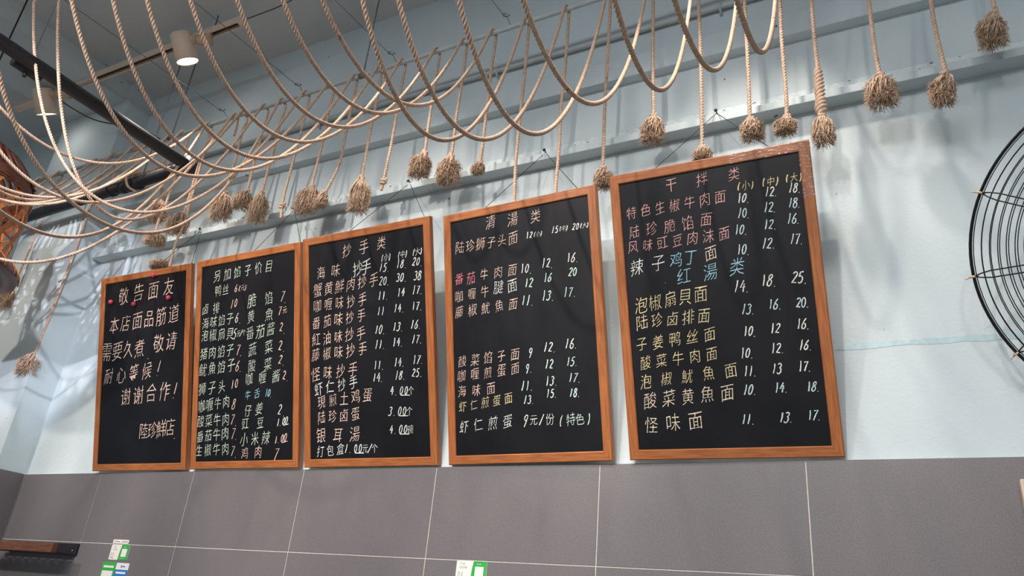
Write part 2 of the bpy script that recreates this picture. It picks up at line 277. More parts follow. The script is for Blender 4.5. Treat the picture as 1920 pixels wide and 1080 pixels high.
  [('酸菜牛肉面',0.0701,0.2878,0.2717,0.2997,0.0415,'y'),('10.',0.3591,0.2955,0.387,0.2938,0.0288,'w'),('12.',0.4441,0.3028,0.4712,0.3011,0.0283,'w'),('16.',0.5192,0.3059,0.5454,0.3042,0.0279,'w')],
  [('泡椒魷魚面',0.0671,0.2316,0.3207,0.2492,0.041,'y'),('11.',0.3633,0.244,0.3911,0.2427,0.0286,'w'),('13',0.4409,0.2458,0.4545,0.2453,0.0282,'w'),('17.',0.5111,0.2478,0.5373,0.2465,0.0278,'w')],
  [('酸菜黄魚面',0.0752,0.1751,0.3057,0.1871,0.0455,'y2'),('10.',0.3573,0.1913,0.3851,0.1902,0.0284,'s'),('14.',0.4429,0.1925,0.4697,0.1914,0.028,'s'),('18.',0.5273,0.1909,0.5532,0.1899,0.0275,'s')],
  [('怪味面',0.0728,0.1027,0.2071,0.1098,0.0494,'y2'),('11.',0.345,0.1094,0.3728,0.1088,0.0282,'l'),('13.',0.4477,0.11,0.4743,0.1094,0.0277,'l'),('17.',0.5218,0.1137,0.5477,0.1131,0.0273,'l')],
 ],
}
MAGNETS=[(0.3610,0.8568),(0.0776,0.7650),(0.2368,0.7388),(0.4635,0.7432)]
CORD1=((-3.051,2.190,3.284),0.2959,0.5715)
CORD2=((-2.440,2.190,3.283),0.3046,0.5819)
CORD3=((-1.796,2.190,3.290),0.1984,0.5668)
CORD4=((-1.162,2.190,3.292),0.1495,0.5331)
CORD5=((-0.506,2.190,3.297),0.1305,0.4979)
TAILS={
 'N16':[(-0.263,3.880),(-0.260,3.628),(-0.263,3.454),(-0.262,3.234),(-0.266,3.138)],
 'N15':[(-0.378,3.865),(-0.376,3.673),(-0.375,3.493),(-0.375,3.322),(-0.377,3.168)],
 'N14':[(-0.540,3.867),(-0.536,3.735),(-0.532,3.428),(-0.532,3.150),(-0.533,3.095)],
 'N13':[(-0.706,3.801),(-0.704,3.527),(-0.699,3.271)],
 'N12':[(-0.878,3.868),(-0.879,3.602),(-0.881,3.387),(-0.879,3.193),(-0.878,3.086)],
 'N11':[(-1.054,3.865),(-1.053,3.595),(-1.058,3.406),(-1.053,3.237),(-1.054,3.077),(-1.054,2.977)],
 'N10':[(-1.232,3.854),(-1.230,3.619),(-1.230,3.391),(-1.228,3.184),(-1.216,2.998)],
 'N9':[(-1.386,3.851),(-1.389,3.702),(-1.387,3.533),(-1.386,3.319),(-1.389,3.224)],
 'N8':[(-1.528,3.842),(-1.527,3.676),(-1.529,3.507),(-1.526,3.354),(-1.526,3.285)],
 'N7':[(-1.666,3.843),(-1.666,3.684),(-1.665,3.509),(-1.662,3.388),(-1.660,3.330)],
 'N6':[(-1.846,3.842),(-1.849,3.701),(-1.845,3.524),(-1.845,3.433),(-1.850,3.275),(-1.853,3.206)],
 'N5':[(-1.977,3.838),(-1.974,3.703),(-1.977,3.573),(-1.976,3.466),(-1.971,3.294)],
 'N4':[(-2.117,3.835),(-2.116,3.705),(-2.120,3.611),(-2.116,3.501),(-2.119,3.384),(-2.169,3.245)],
 'N3':[(-2.254,3.830),(-2.254,3.722),(-2.248,3.542),(-2.251,3.428),(-2.252,3.297)],
 'N1':[(-2.404,3.827),(-2.403,3.647),(-2.406,3.499),(-2.411,3.286),(-2.396,3.176)],
 'N0':[(-2.552,3.821),(-2.560,3.703),(-2.554,3.555),(-2.559,3.470),(-2.559,3.325)],
 'N2':[(-2.666,3.817),(-2.669,3.685),(-2.666,3.485),(-2.660,3.345)],
 'G1':[(-2.804,3.810),(-2.816,3.754),(-2.807,3.594),(-2.811,3.539),(-2.817,3.398)],
 'S1':[(-3.034,3.755),(-3.059,3.663),(-3.055,3.516),(-3.054,3.371),(-3.051,3.265),(-3.067,3.180),(-3.068,3.117),(-3.062,3.036)],
 'D':[(-3.055,3.760),(-3.083,3.675),(-3.076,3.520),(-3.074,3.375),(-3.082,3.307)],
 '342':[(-3.230,3.804),(-3.232,3.685),(-3.231,3.548),(-3.240,3.461),(-3.242,3.408),(-3.256,3.315),(-3.247,3.247)],
 'L1':[(-3.338,3.797),(-3.330,3.684),(-3.314,3.566),(-3.300,3.460)],
 'L2':[(-3.620,3.780),(-3.618,3.734),(-3.617,3.693)],
 'L3':[(-3.771,3.787),(-3.777,3.749),(-3.778,3.683),(-3.777,3.604)],
 '178':[(-3.910,3.748),(-3.897,3.486),(-3.890,3.160),(-3.900,2.885),(-3.914,2.648)],
 '110':[(-4.305,3.788),(-4.321,3.602),(-4.347,3.295),(-4.361,3.066)],
 'R1':[(-0.165,3.861),(-0.162,3.590),(-0.164,3.449),(-0.162,3.289),(-0.163,3.195),(-0.164,3.118)],
 'R2':[(0.010,3.832),(0.006,3.525),(0.004,3.390),(0.005,3.283),(0.009,3.217)],
 'R3':[(0.184,3.799),(0.172,3.461),(0.171,3.330),(0.174,3.238),(0.177,3.165)],
 'R4':[(0.348,3.744),(0.326,3.401),(0.327,3.370),(0.328,3.343)],
}
FRAY={
 'N16':(-0.272,3.111,0.075,0.060),
 'N15':(-0.372,3.123,0.081,0.078),
 'N14':(-0.533,3.064,0.071,0.054),
 'N13':(-0.702,3.207,0.090,0.112),
 'N12':(-0.875,3.049,0.077,0.083),
 'N9':(-1.394,3.208,0.060,0.050),
 'N8':(-1.528,3.229,0.110,0.124),
 'N7':(-1.673,3.285,0.105,0.108),
 'N5':(-1.962,3.201,0.102,0.172),
 'N4':(-2.179,3.226,0.064,0.075),
 'N3':(-2.264,3.240,0.132,0.136),
 'N0':(-2.552,3.256,0.100,0.156),
 'N2':(-2.677,3.323,0.105,0.091),
 'G1':(-2.809,3.312,0.124,0.152),
 'D':(-3.104,3.276,0.133,0.117),
 'S1':(-3.137,3.056,0.114,0.039),
 '342':(-3.238,3.215,0.120,0.070),
 'L1':(-3.286,3.389,0.115,0.132),
 'L2':(-3.609,3.654,0.139,0.107),
 '178':(-3.936,2.617,0.132,0.117),
 '110':(-4.375,3.023,0.153,0.131),
 'R1':(-0.164,3.063,0.071,0.108),
 'R2':(0.004,3.165,0.100,0.113),
 'R3':(0.158,3.123,0.073,0.104),
 'R4':(0.305,3.292,0.082,0.119),
}
SWAGS={
 'N0':(-2.569,3.852,-2.249,0.533,1.067,3.00),
 'N1':(-2.417,3.855,-3.034,1.111,0.824,1.75),
 'N2':(-2.683,3.845,-2.935,1.155,0.828,0.70),
 'N3':(-2.273,3.860,-2.123,0.600,0.883,1.14),
 'N4':(-2.121,3.860,-1.919,0.600,0.894,1.50),
 'N5':(-1.985,3.867,-1.796,0.600,0.876,1.42),
 'N6':(-1.857,3.871,-1.643,0.600,0.834,1.60),
 'N7':(-1.674,3.876,-1.499,0.600,0.817,1.53),
 'N8':(-1.536,3.880,-1.358,0.600,0.796,1.56),
 'N9':(-1.395,3.883,-1.237,0.600,0.799,1.76),
 'N10':(-1.241,3.891,-1.016,0.600,0.999,1.76),
 'N11':(-1.060,3.891,-0.936,0.600,1.037,1.75),
 'N12':(-0.883,3.887,-0.781,0.600,1.066,1.68),
 'N13':(-0.716,3.891,-0.665,0.600,0.994,2.10),
 'N14':(-0.543,3.884,-0.444,0.600,1.005,2.10),
 'N15':(-0.376,3.880,-0.359,0.600,0.983,2.08),
 'N16':(-0.247,3.881,-0.240,0.600,0.988,1.03),
 'G1':(-2.827,3.843,-2.797,0.600,0.864,1.44),
 'D':(-3.103,3.838,-2.907,0.600,0.592,1.56),
 'S1':(-3.070,3.832,-1.994,0.070,1.132,2.50),
 'S2':(-2.882,3.842,-3.505,0.840,1.037,1.46),
 'L1':(-3.365,3.834,-3.249,0.600,0.762,1.45),
 'L1c':(-3.516,3.820,-3.192,0.600,0.738,1.24),
 'L2':(-3.656,3.829,-2.959,0.600,0.711,1.37),
 'L3':(-3.817,3.826,-3.576,0.600,0.677,1.48),
 '342':(-3.262,3.835,-3.202,.6,0.74,1.5),
 '178':(-3.968,3.800,-3.908,.6,0.66,1.5),
 '110':(-4.308,3.811,-4.248,.6,0.66,1.5),
 '73':(-4.500,3.812,-4.440,.6,0.66,1.5),
 'R1':(-0.175,3.885,-0.145,.6,0.62,1.5),
 'R2':(0.000,3.888,0.030,.6,0.62,1.5),
 'R3':(0.174,3.891,0.204,.6,0.62,1.5),
 'R4':(0.338,3.893,0.368,.6,0.62,1.5),
}

# ------------------------------------------------------------ setting
HC = 4.38
b = MB(); b.box((-7, -4, -.1), (3.2, 2.6, 0)); struct('floor', b, M_floor)
b = MB(); b.box((-7, -4, HC), (3.2, 2.6, HC + .1)); struct('ceiling', b, M_ceil)
b = MB(); b.box((-3.9, 2.23, 0), (3.2, 2.5, HC)); b.box((-7, 2.23, 0), (-4.5, 2.5, HC)); struct('wall_back', b, M_plaster)
b = MB(); b.box((-7.1, -4, 0), (-7, 2.6, HC)); struct('wall_left', b, M_plaster)
b = MB(); b.box((3.2, -4, 0), (3.3, 2.6, HC)); struct('wall_right', b, M_plaster)
b = MB(); b.box((-7, -4.1, 0), (3.2, -4, HC)); struct('wall_front', b, M_plaster)
b = MB(); b.box((-4.5, 2.08, 0), (-3.9, 2.5, HC)); struct('trim_1', b, M_plaster)            # the column left of the boards
b = MB(); b.box((-4.5, -4, 4.26), (-3.94, 2.08, HC)); struct('trim_2', b, M_plaster)         # the beam running out from the column
b = MB(); b.box((-3.9, 2.188, 3.569), (3.2, 2.235, 3.666), bev=.003); struct('trim_3', b, M_plaster)   # ledge under the conduit
b = MB(); b.box((-3.885, 2.170, 3.255), (3.2, 2.235, 3.285), bev=.002); b.box((-3.885, 2.222, 3.286), (3.2, 2.235, 3.345), 1, bev=.002)
struct('trim_4', b, [M_plaster, M_patch])                                                    # strip that carries the nails
# tiled wainscot: real tiles over a grout bed
b = MB(); b.box((-3.9, 2.216, 0), (3.2, 2.231, 2.096), 1)
for i in range(12):
    x0 = -3.9 + .6 * i
    for j in range(-1, 7):
        z1 = 2.1 - .3 * j; z0 = z1 - .3
        if j < 0: continue
        b.box((x0 + .0016, 2.21, max(z0, 0) + .0016), (min(x0 + .6, 3.2) - .0016, 2.2195 - .0005 * 0, z1 - .0016), 0, bev=.0008) if False else b.box((x0 + .0017, 2.2145, max(z0, 0) + .0017), (min(x0 + .6, 3.2) - .0017, 2.2175, z1 - .0017), 0)
b.box((-3.895, 2.07, 0), (-3.888, 2.2145, 2.1), 0); b.box((-4.5, 2.066, 0), (-3.888, 2.0795, 2.1), 0)
struct('wall_tiled', b, [M_tile, M_grout])

# ------------------------------------------------------------ chalkboards
GC = {}
fcu = bpy.data.curves.new('glyph', 'FONT'); fcu.size = 1; fcu.resolution_u = 2; fcu.offset = -.012
fob = bpy.data.objects.new('glyph', fcu); COL.objects.link(fob)
def glyph(c):
    if c not in GC:
        fcu.body = c; dg = bpy.context.evaluated_depsgraph_get(); dg.update(); me = bpy.data.meshes.new_from_object(fob.evaluated_get(dg))
        GC[c] = (np.array([v.co[:2] for v in me.vertices]), [tuple(p.vertices) for p in me.polygons]); bpy.data.meshes.remove(me)
    return GC[c]
def arc(cx, cy, rx, ry, a0, a1, n=12):
    t = np.radians(np.linspace(a0, a1, n)); return [(cx + rx * math.cos(x), cy + ry * math.sin(x)) for x in t]
DIG = {'0': [arc(.25, .5, .2, .46, 95, 460, 22)], '1': [[(.22, 1), (.27, .5), (.24, 0)]],
 '2': [arc(.25, .75, .2, .22, 165, -35, 10) + [(.06, .03), (.2, .06), (.5, .02)]],
 '3': [arc(.24, .77, .18, .2, 150, -80, 9) + arc(.22, .28, .22, .28, 75, -150, 11)],
 '4': [[(.3, 1), (.04, .38), (.52, .42)], [(.38, .72), (.36, 0)]],
 '5': [[(.46, .97), (.16, .95), (.1, .56)] + arc(.24, .3, .22, .3, 110, -140, 11)],
 '6': [[(.38, 1), (.18, .7)] + arc(.25, .26, .2, .26, 160, 510, 16)],
 '7': [[(.04, .9), (.46, .94), (.3, .5), (.2, 0)]],
 '8': [arc(.26, .75, .17, .22, 20, 250, 10) + arc(.25, .26, .2, .27, 70, -230, 14) + [(.38, .7), (.42, .82)]],
 '9': [arc(.25, .72, .18, .25, 20, 380, 16) + [(.38, .4), (.26, -.1)]],
 '.': [[(.08, .02), (.12, .0), (.13, .03)]], '(': [arc(.45, .45, .3, .6, 130, 230, 8)], ')': [arc(0, .45, .3, .6, 50, -50, 8)],
 '/': [[(.45, 1.0), (.05, -.05)]], '!': [[(.38, 1.0), (.2, .3)], [(.14, .06), (.17, .03)]]}
def ribbon(b, pts, w, mi, z):
    P = np.array(pts, float)
    if len(P) < 2: return
    T = np.gradient(P, axis=0); T /= np.linalg.norm(T, axis=1)[:, None] + 1e-9; Nn = np.stack([-T[:, 1], T[:, 0]], 1)
    ww = w * (.75 + .5 * rng.random(len(P)))[:, None] / 2
    V = np.concatenate([P + Nn * ww, P - Nn * ww]); n = len(P)
    b.add([(x, y, z) for x, y in V], [(i, n + i, n + i + 1, i + 1) for i in range(n - 1)], mi)
CH = {}
for k_, c_ in dict(p=(.80, .56, .47), w=(.80, .79, .74), g=(.60, .68, .56), b=(.34, .60, .70), y=(.84, .66, .38), y2=(.80, .66, .50), r=(.85, .26, .29), r2=(.74, .40, .37), l=(.62, .80, .70), s=(.58, .70, .72)).items():
    CH[k_] = mat('chalk_' + k_, c_, .95, .28, 260)
CK = list(CH)
BOARDS = {1: (BOARD1, CORD1, 'framed chalkboard with a short handwritten notice and four red magnets, leftmost of five'),
 2: (BOARD2, CORD2, 'framed chalkboard with two crowded columns of pale green menu writing'),
 3: (BOARD3, CORD3, 'framed chalkboard with pink dish names and three white price columns, middle of five'),
 4: (BOARD4, CORD4, 'framed chalkboard with a blank gap between two groups of pink lines'),
 5: (BOARD5, CORD5, 'framed chalkboard with pink, blue and yellow menu lines, rightmost of five')}
W_, H_, D_ = .598, .883, .022; FW = .030
for k in BOARDS:
    (o, X, V, Nn), (nail, cu0, cu1), lab = BOARDS[k]
    M = Matrix(((X[0], V[0], Nn[0], o[0]), (X[1], V[1], Nn[1], o[1]), (X[2], V[2], Nn[2], o[2]), (0, 0, 0, 1)))
    t = thing('chalkboard', lab, 'chalkboard', None, M)
    fr = thing  # frame: four mitred bars
    b = MB()
    for (p0, p1, q0, q1, mi) in (((0, 0), (W_, 0), (W_ - FW, FW), (FW, FW), 0), ((W_, 0), (W_, H_), (W_ - FW, H_ - FW), (W_ - FW, FW), 1),
                                 ((W_, H_), (0, H_), (FW, H_ - FW), (W_ - FW, H_ - FW), 0), ((0, H_), (0, 0), (FW, FW), (FW, H_ - FW), 1)):
        e = .0025  # rounded outer and inner arris
        def inset(p, s_): return (p[0] + s_ * (1 if p[0] < W_ / 2 else -1), p[1] + s_ * (1 if p[1] < H_ / 2 else -1))
        ring = []
        for (pa, pb, dz, si) in ((p0, p1, -D_, 0), (p0, p1, -e, 0), (p0, p1, 0, e), (q1, q0, 0, -e), (q1, q0, -e, 0), (q1, q0, -D_, 0)):
            a_ = inset(pa, si); c_ = inset(pb, si); ring.append(((a_[0], a_[1], dz), (c_[0], c_[1], dz)))
        vs = [r[0] for r in ring] + [r[1] for r in ring]; n = 6
        b.add(vs, [(i, (i + 1) % n, n + (i + 1) % n, n + i)[::-1] for i in range(n)] + [tuple(range(n)), tuple(range(n, 2 * n))[::-1]], mi)
    b.build('frame', [M_woodh, M_woodv], t)
    b = MB(); b.box((FW - .004, FW - .004, -.014), (W_ - FW + .004, H_ - FW + .004, -.006)); b.build('writing_surface', M_board, t)
    for row in TEXT[k]:
        for (txt, u0, v0, u1, v1, sz, ck) in row:
            b = MB(); n = len(txt); mi = CK.index(ck)
            for i, c in enumerate(txt):
                f = i / (n - 1) if n > 1 else 0; u = u0 + (u1 - u0) * f; v = v0 + (v1 - v0) * f
                if c in DIG:
                    h = sz * random.uniform(.92, 1.05); g = random.uniform(.18, .34)
                    if c in '.!': g = .12
                    for st in DIG[c]:
                        P = np.array(st) - (.25, .5); P = np.stack([P[:, 0] * .86 + P[:, 1] * g, P[:, 1]], 1) * h + (u, v)
                        if c == '.': P = P * 1 + (-.1 * h * 0, 0)
                        ribbon(b, P, max(.0031, .066 * min(sz, .06)), mi, -.0052)
                else:
                    vv, ff = glyph(c); s_ = sz * random.uniform(.95, 1.08) / .90; a = math.radians(random.uniform(-5, 4))
                    q = (vv - (.5, .38)); ph = rng.random(4) * 6.28
                    q = q + .022 * np.stack([np.sin(5 * q[:, 1] + ph[0]) + np.sin(9 * q[:, 0] + ph[1]), np.sin(5 * q[:, 0] + ph[2]) + np.sin(8 * q[:, 1] + ph[3])], 1)
                    q = np.stack([q[:, 0] * .80 + q[:, 1] * .07, q[:, 1] + q[:, 0] * .10], 1)
                    q = np.stack([q[:, 0] * math.cos(a) - q[:, 1] * math.sin(a), q[:, 0] * math.sin(a) + q[:, 1] * math.cos(a)], 1) * s_ + (u, v)
                    b.add([(x, y, -.0052) for x, y in q], ff, mi)
            if txt.endswith('.00') or '.00' in txt:   # the raised zeros are underlined
                i0, i1 = txt.index('.') + .7, txt.index('.') + 2.6; fx_ = lambda i: (u0 + (u1 - u0) * i / (n - 1) + .002, v0 + (v1 - v0) * i / (n - 1) - sz * .55)
                ribbon(b, [fx_(i0), fx_((i0 + i1) / 2), fx_(i1)], .003, mi, -.0052)
            b.build('price' if txt[0] in '0123456789' else 'chalk_mark' if txt in '.!' else 'size_mark' if txt[0] == '(' and k != 4 else 'chalk_words', [CH[c] for c in CK], t)
    Mi = M.inverted(); nl = np.array((Mi @ Vector((nail[0], nail[1] - .012, nail[2])))[:])
    b = MB()
    for cu in (cu0, cu1):
        b.tube(np.array([nl, (nl + np.array([cu, H_ - .004, -D_ - .001])) / 2 - (0, .001, 0), (cu, H_ - .004, -D_ - .001)]), .0011, 6)
    b.build('hanging_cord', M_cord, t)
    n = MB(); n.cyl((nail[0], nail[1] + .03, nail[2]), (nail[0], nail[1] - .022, nail[2] + .004), .0022, 8); n.cyl((nail[0], nail[1] - .022, nail[2] + .004), (nail[0], nail[1] - .025, nail[2] + .004), .006, 10)
    tag(n.build('nail', M_black), 'dark nail in the wall strip holding the cord of the ' + {1: 'leftmost chalkboard', 2: 'second chalkboard from the left', 3: 'middle chalkboard', 4: 'second chalkboard from the right', 5: 'rightmost chalkboard'}[k], 'nail', 'nails above the chalkboards')
    if k == 5:
        b = MB(); b.box((W_ - FW - .002, H_ - .17, -D_ - .001), (W_ + .0012, H_ + .0012, .0012)); b.box((W_ * .62, H_ - FW - .001, -D_ - .001), (W_ - FW, H_ + .0012, .0012)); b.build('clear_tape', M_tape, t)
    if k == 1:
        for (u, v), lb in zip(MAGNETS, ('red round magnet nearest the top edge of the leftmost chalkboard', 'red round magnet near the left edge of the leftmost chalkboard', 'red round magnet lowest and left of centre on the leftmost chalkboard', 'red round magnet near the right edge of the leftmost chalkboard')):
            mg = MB(); mg.lathe([(0, -.0052), (.0105, -.0052), (.0112, 0), (.0098, .006), (.0062, .0092), (0, .0102)], 16, 0, M @ Matrix.Translation((u, v, 0)))
            tag(mg.build('round_magnet', M_red), lb, 'magnet', 'red magnets on the notice board')

# ------------------------------------------------------------ rods that carry the ropes
YR, RR, RO = 2.06, .010, .0070
def zrod(x): return 3.884 + .0155 * (x + .25)
t = thing('rope_rod', 'thin pale rod along the wall that all the ropes hang over', 'rod')
b = MB(); b.cyl((-4.95, YR, zrod(-4.95)), (2.6, YR, zrod(2.6)), RR, 14); b.build('rod', M_rod, t)
for x in (-3.348, -2.072, -.62, .9):
    b = MB(); b.cyl((x, YR, zrod(x)), (x, YR, HC), .0035, 8); b.cyl((x - .02, YR, zrod(x)), (x + .02, YR, zrod(x)), .014, 12); b.build('hanger_rod', M_rod2, t)
t = thing('rope_rod', 'thin pale rod near the ceiling, carrying the other ends of the ropes', 'rod')
b = MB(); b.cyl((-4.8, .6, 3.79), (1.6, .6, 3.79), RR, 14); b.build('rod', M_rod, t)
for x in (-4.3, -2.5, -.9, .9):
    b = MB(); b.cyl((x, .6, 3.79), (x, .6, HC), .005, 8); b.build('hanger_rod', M_rod2, t)
for x, lb in ((-2.935, 'thin wire tied to the rope rod, leftmost of four'), (-2.43, 'thin wire tied to the rope rod, second from the left'), (-1.886, 'thin wire tied to the rope rod, third from the left'), (-1.31, 'thin wire tied to the rope rod, rightmost of four')):
    b = MB(); z = zrod(x) + .012
    b.tube(np.array([(x, YR, z - .003), (x, YR - .03, z + .014), (x - .01, YR - .06, z + .016), (x - .01, 1.3, 3.835), (x - .015, .6, 3.802)]), .0012, 6)
    b.tube(np.array([(x + .013 * math.cos(q), YR - .045 + .016 * math.sin(q), z + .016 + .008 * math.sin(q)) for q in np.linspace(0, 5.6, 14)]), .0014, 6)
    tag(b.build('tie_wire', M_wire), lb, 'wire', 'tie wires between the rope rods')

# ------------------------------------------------------------ ropes
def rope_prof(R, pitch, step, lobes=3, depth=.30):
    k = 12; t = np.arange(k) * 2 * math.pi / k; r = R * (1 - depth + depth * np.abs(np.cos(lobes / 2 * t)))
    def f(i):
        a = t + 2 * math.pi * i * step / pitch; return np.stack([r * np.cos(a), r * np.sin(a)], 1)
    return f
STEP = .0036
def swag(F, zF, XN, YN, s, K, zN=3.80):
    T = np.linspace(0, 1, 300); A = np.array([XN, YN, zN]); Bp = np.array([F, YR - RR - RO * .6, zF])
    P = A + (Bp - A) * T[:, None]; P[:, 2] -= s * (math.cosh(K) - np.cosh(K * (2 * T - 1))) / (math.cosh(K) - 1); return P
def frayed(b, x, z, w, h, n=64, dirx=0.0, y=YR + RR + RO):
    """unravelled end: a mop of curly locks bursting from the binding"""
    nl = 5 if w > .06 else 4; lob = [(random.uniform(0, 6.28), random.uniform(.3, 1), random.uniform(.8, 1.12)) for _ in range(nl * 3)]
    top = np.array([x + dirx, y, z + h / 2]); dep = min(w * .42, .045)
    for i in range(n):
        a = random.uniform(0, 6.283); q = math.sqrt(random.random()); ex = math.cos(a) * q; ey = math.sin(a) * q
        la, lq, ll = random.choice(lob); ex = .45 * ex + .55 * math.cos(la) * lq; ey = .6 * ey + .4 * math.sin(la) * lq; q = min(1, math.hypot(ex, ey))
        L = h * random.uniform(.66, .98) * ll * (1 - .16 * q * q)
        e = np.array([x + ex * w * .52, y + ey * dep, z + h / 2 - L])
        m = np.array([x + dirx * .4 + ex * w * random.uniform(.40, .58), y + ey * dep * 1.25, z + h / 2 - L * random.uniform(.25, .5)])
        s_ = top + np.array([math.cos(a), math.sin(a), 0]) * .006
        K_ = 11; tt = np.linspace(0, 1, K_)[:, None]; P = (1 - tt) ** 2 * s_ + 2 * tt * (1 - tt) * m + tt * tt * e
        ph = random.uniform(0, 6.28); fr = random.uniform(4.5, 8.5); am = .0040 * np.clip(tt * 2, 0, 1)
        P += am * np.concatenate([np.sin(fr * tt + ph), np.cos(fr * tt + ph), .6 * np.sin(fr * tt * .8 + 2 * ph)], 1)
        P[-1] += (random.uniform(-.006, .006), random.uniform(-.004, .004), random.uniform(-.002, .008))
        r = random.uniform(.0016, .0032) * (np.interp(np.linspace(0, 1, K_), [0, .35, .8, 1], [.7, 1, .85, .3]) + .16 * np.sin(np.arange(K_) * 2.2 + ph)); b.tube(P, r, 5)
    for i in range(2 * n):   # stray fibres
        a = random.uniform(0, 6.283); q = random.uniform(.75, 1.08); zz = random.uniform(-.42, .25) * h
        c0 = np.array([x + math.cos(a) * w * .34, y + math.sin(a) * w * .25, z + zz])
        c1 = np.array([x + math.cos(a) * w * .5 * q, y + math.sin(a) * min(w * .42, .05) * q, z + zz - random.uniform(-.02, .14) * h])
        b.tube(np.array([c0, (c0 + c1) / 2 + rng.normal(0, .003, 3), c1]), np.array([.0010, .0008, .0004]), 3)
LB = {
 'N16': 'rope with a small two-lobed tuft, just left of the braided-end rope',
 'N15': 'rope whose frayed tuft hangs just above the right end of the rightmost chalkboard cord',
 'N14': 'rope whose tuft hides behind the top edge of the rightmost chalkboard',
 'N13': 'rope with a bell-shaped tassel above the left end of the rightmost chalkboard',
 'N12': 'rope whose ball-like tuft sits at the top left corner of the rightmost chalkboard',
 'N11': 'rope running behind the right half of the top edge of the second chalkboard from right',
 'N10': 'rope running behind the centre of the top edge of the second chalkboard from right',
 'N9': 'rope with a very small tuft, right of a larger knotted pale tuft',
 'N8': 'rope with a knotted pale tuft between a brown tuft and a very small tuft',
 'N7': 'rope with a brown frayed tuft right of the middle chalkboard nail',
 'N6': 'rope with a bare knotted end and no tuft, above the middle chalkboard',
 'N5': 'rope with a long looped knot and tuft at the wall strip over the middle chalkboard',
 'N4': 'rope with a thin bent tail ending beside the broad tassel over the middle chalkboard',
 'N3': 'rope with a broad frayed tassel right of the second chalkboard nail',
 'N1': 'rope with a bare knotted end just left of the second chalkboard nail',
 'N0': 'rope with a pale tuft hanging left of the bare knotted end over the second chalkboard',
 'N2': 'rope with a small round tuft between two longer pale tufts',
 'G1': 'rope with a pale tuft, leftmost of the three pale tufts over the second chalkboard',
 'S1': 'rope whose tail runs down behind the top edge of the leftmost chalkboard',
 'S2': 'low hanging rope crossing the column, tied short on the rod with no tail showing',
 'D': 'rope swagged across the short black tube, its tail ending in a round tuft',
 '342': 'rope with a flat tuft above the wall strip left of the leftmost chalkboard nail',
 'L1': 'rope with a brown tuft hanging just below the black tube near the corner',
 'L1c': 'rope whose tail is looped around the black tube',
 'L2': 'rope with a brown tuft hidden behind the black tube',
 'L3': 'rope with a short cut tail ending just above the black tube',
 '178': 'rope with a very long tail hanging down the column left of the boards',
 '110': 'rope with a long tail and tuft beside the bottom of the basket lantern',
 '73': 'rope at far left, passing behind the basket lantern with no tail showing',
 'R1': 'rope with a thick braided section above its tassel at the rightmost chalkboard corner',
 'R2': 'rope with a wide frayed tassel, leftmost of the three tassels at top right',
 'R3': 'rope with a wedge-shaped tassel, middle of the three tassels at top right',
 'R4': 'rope with a slanting tassel, rightmost of the three tassels at top right'}
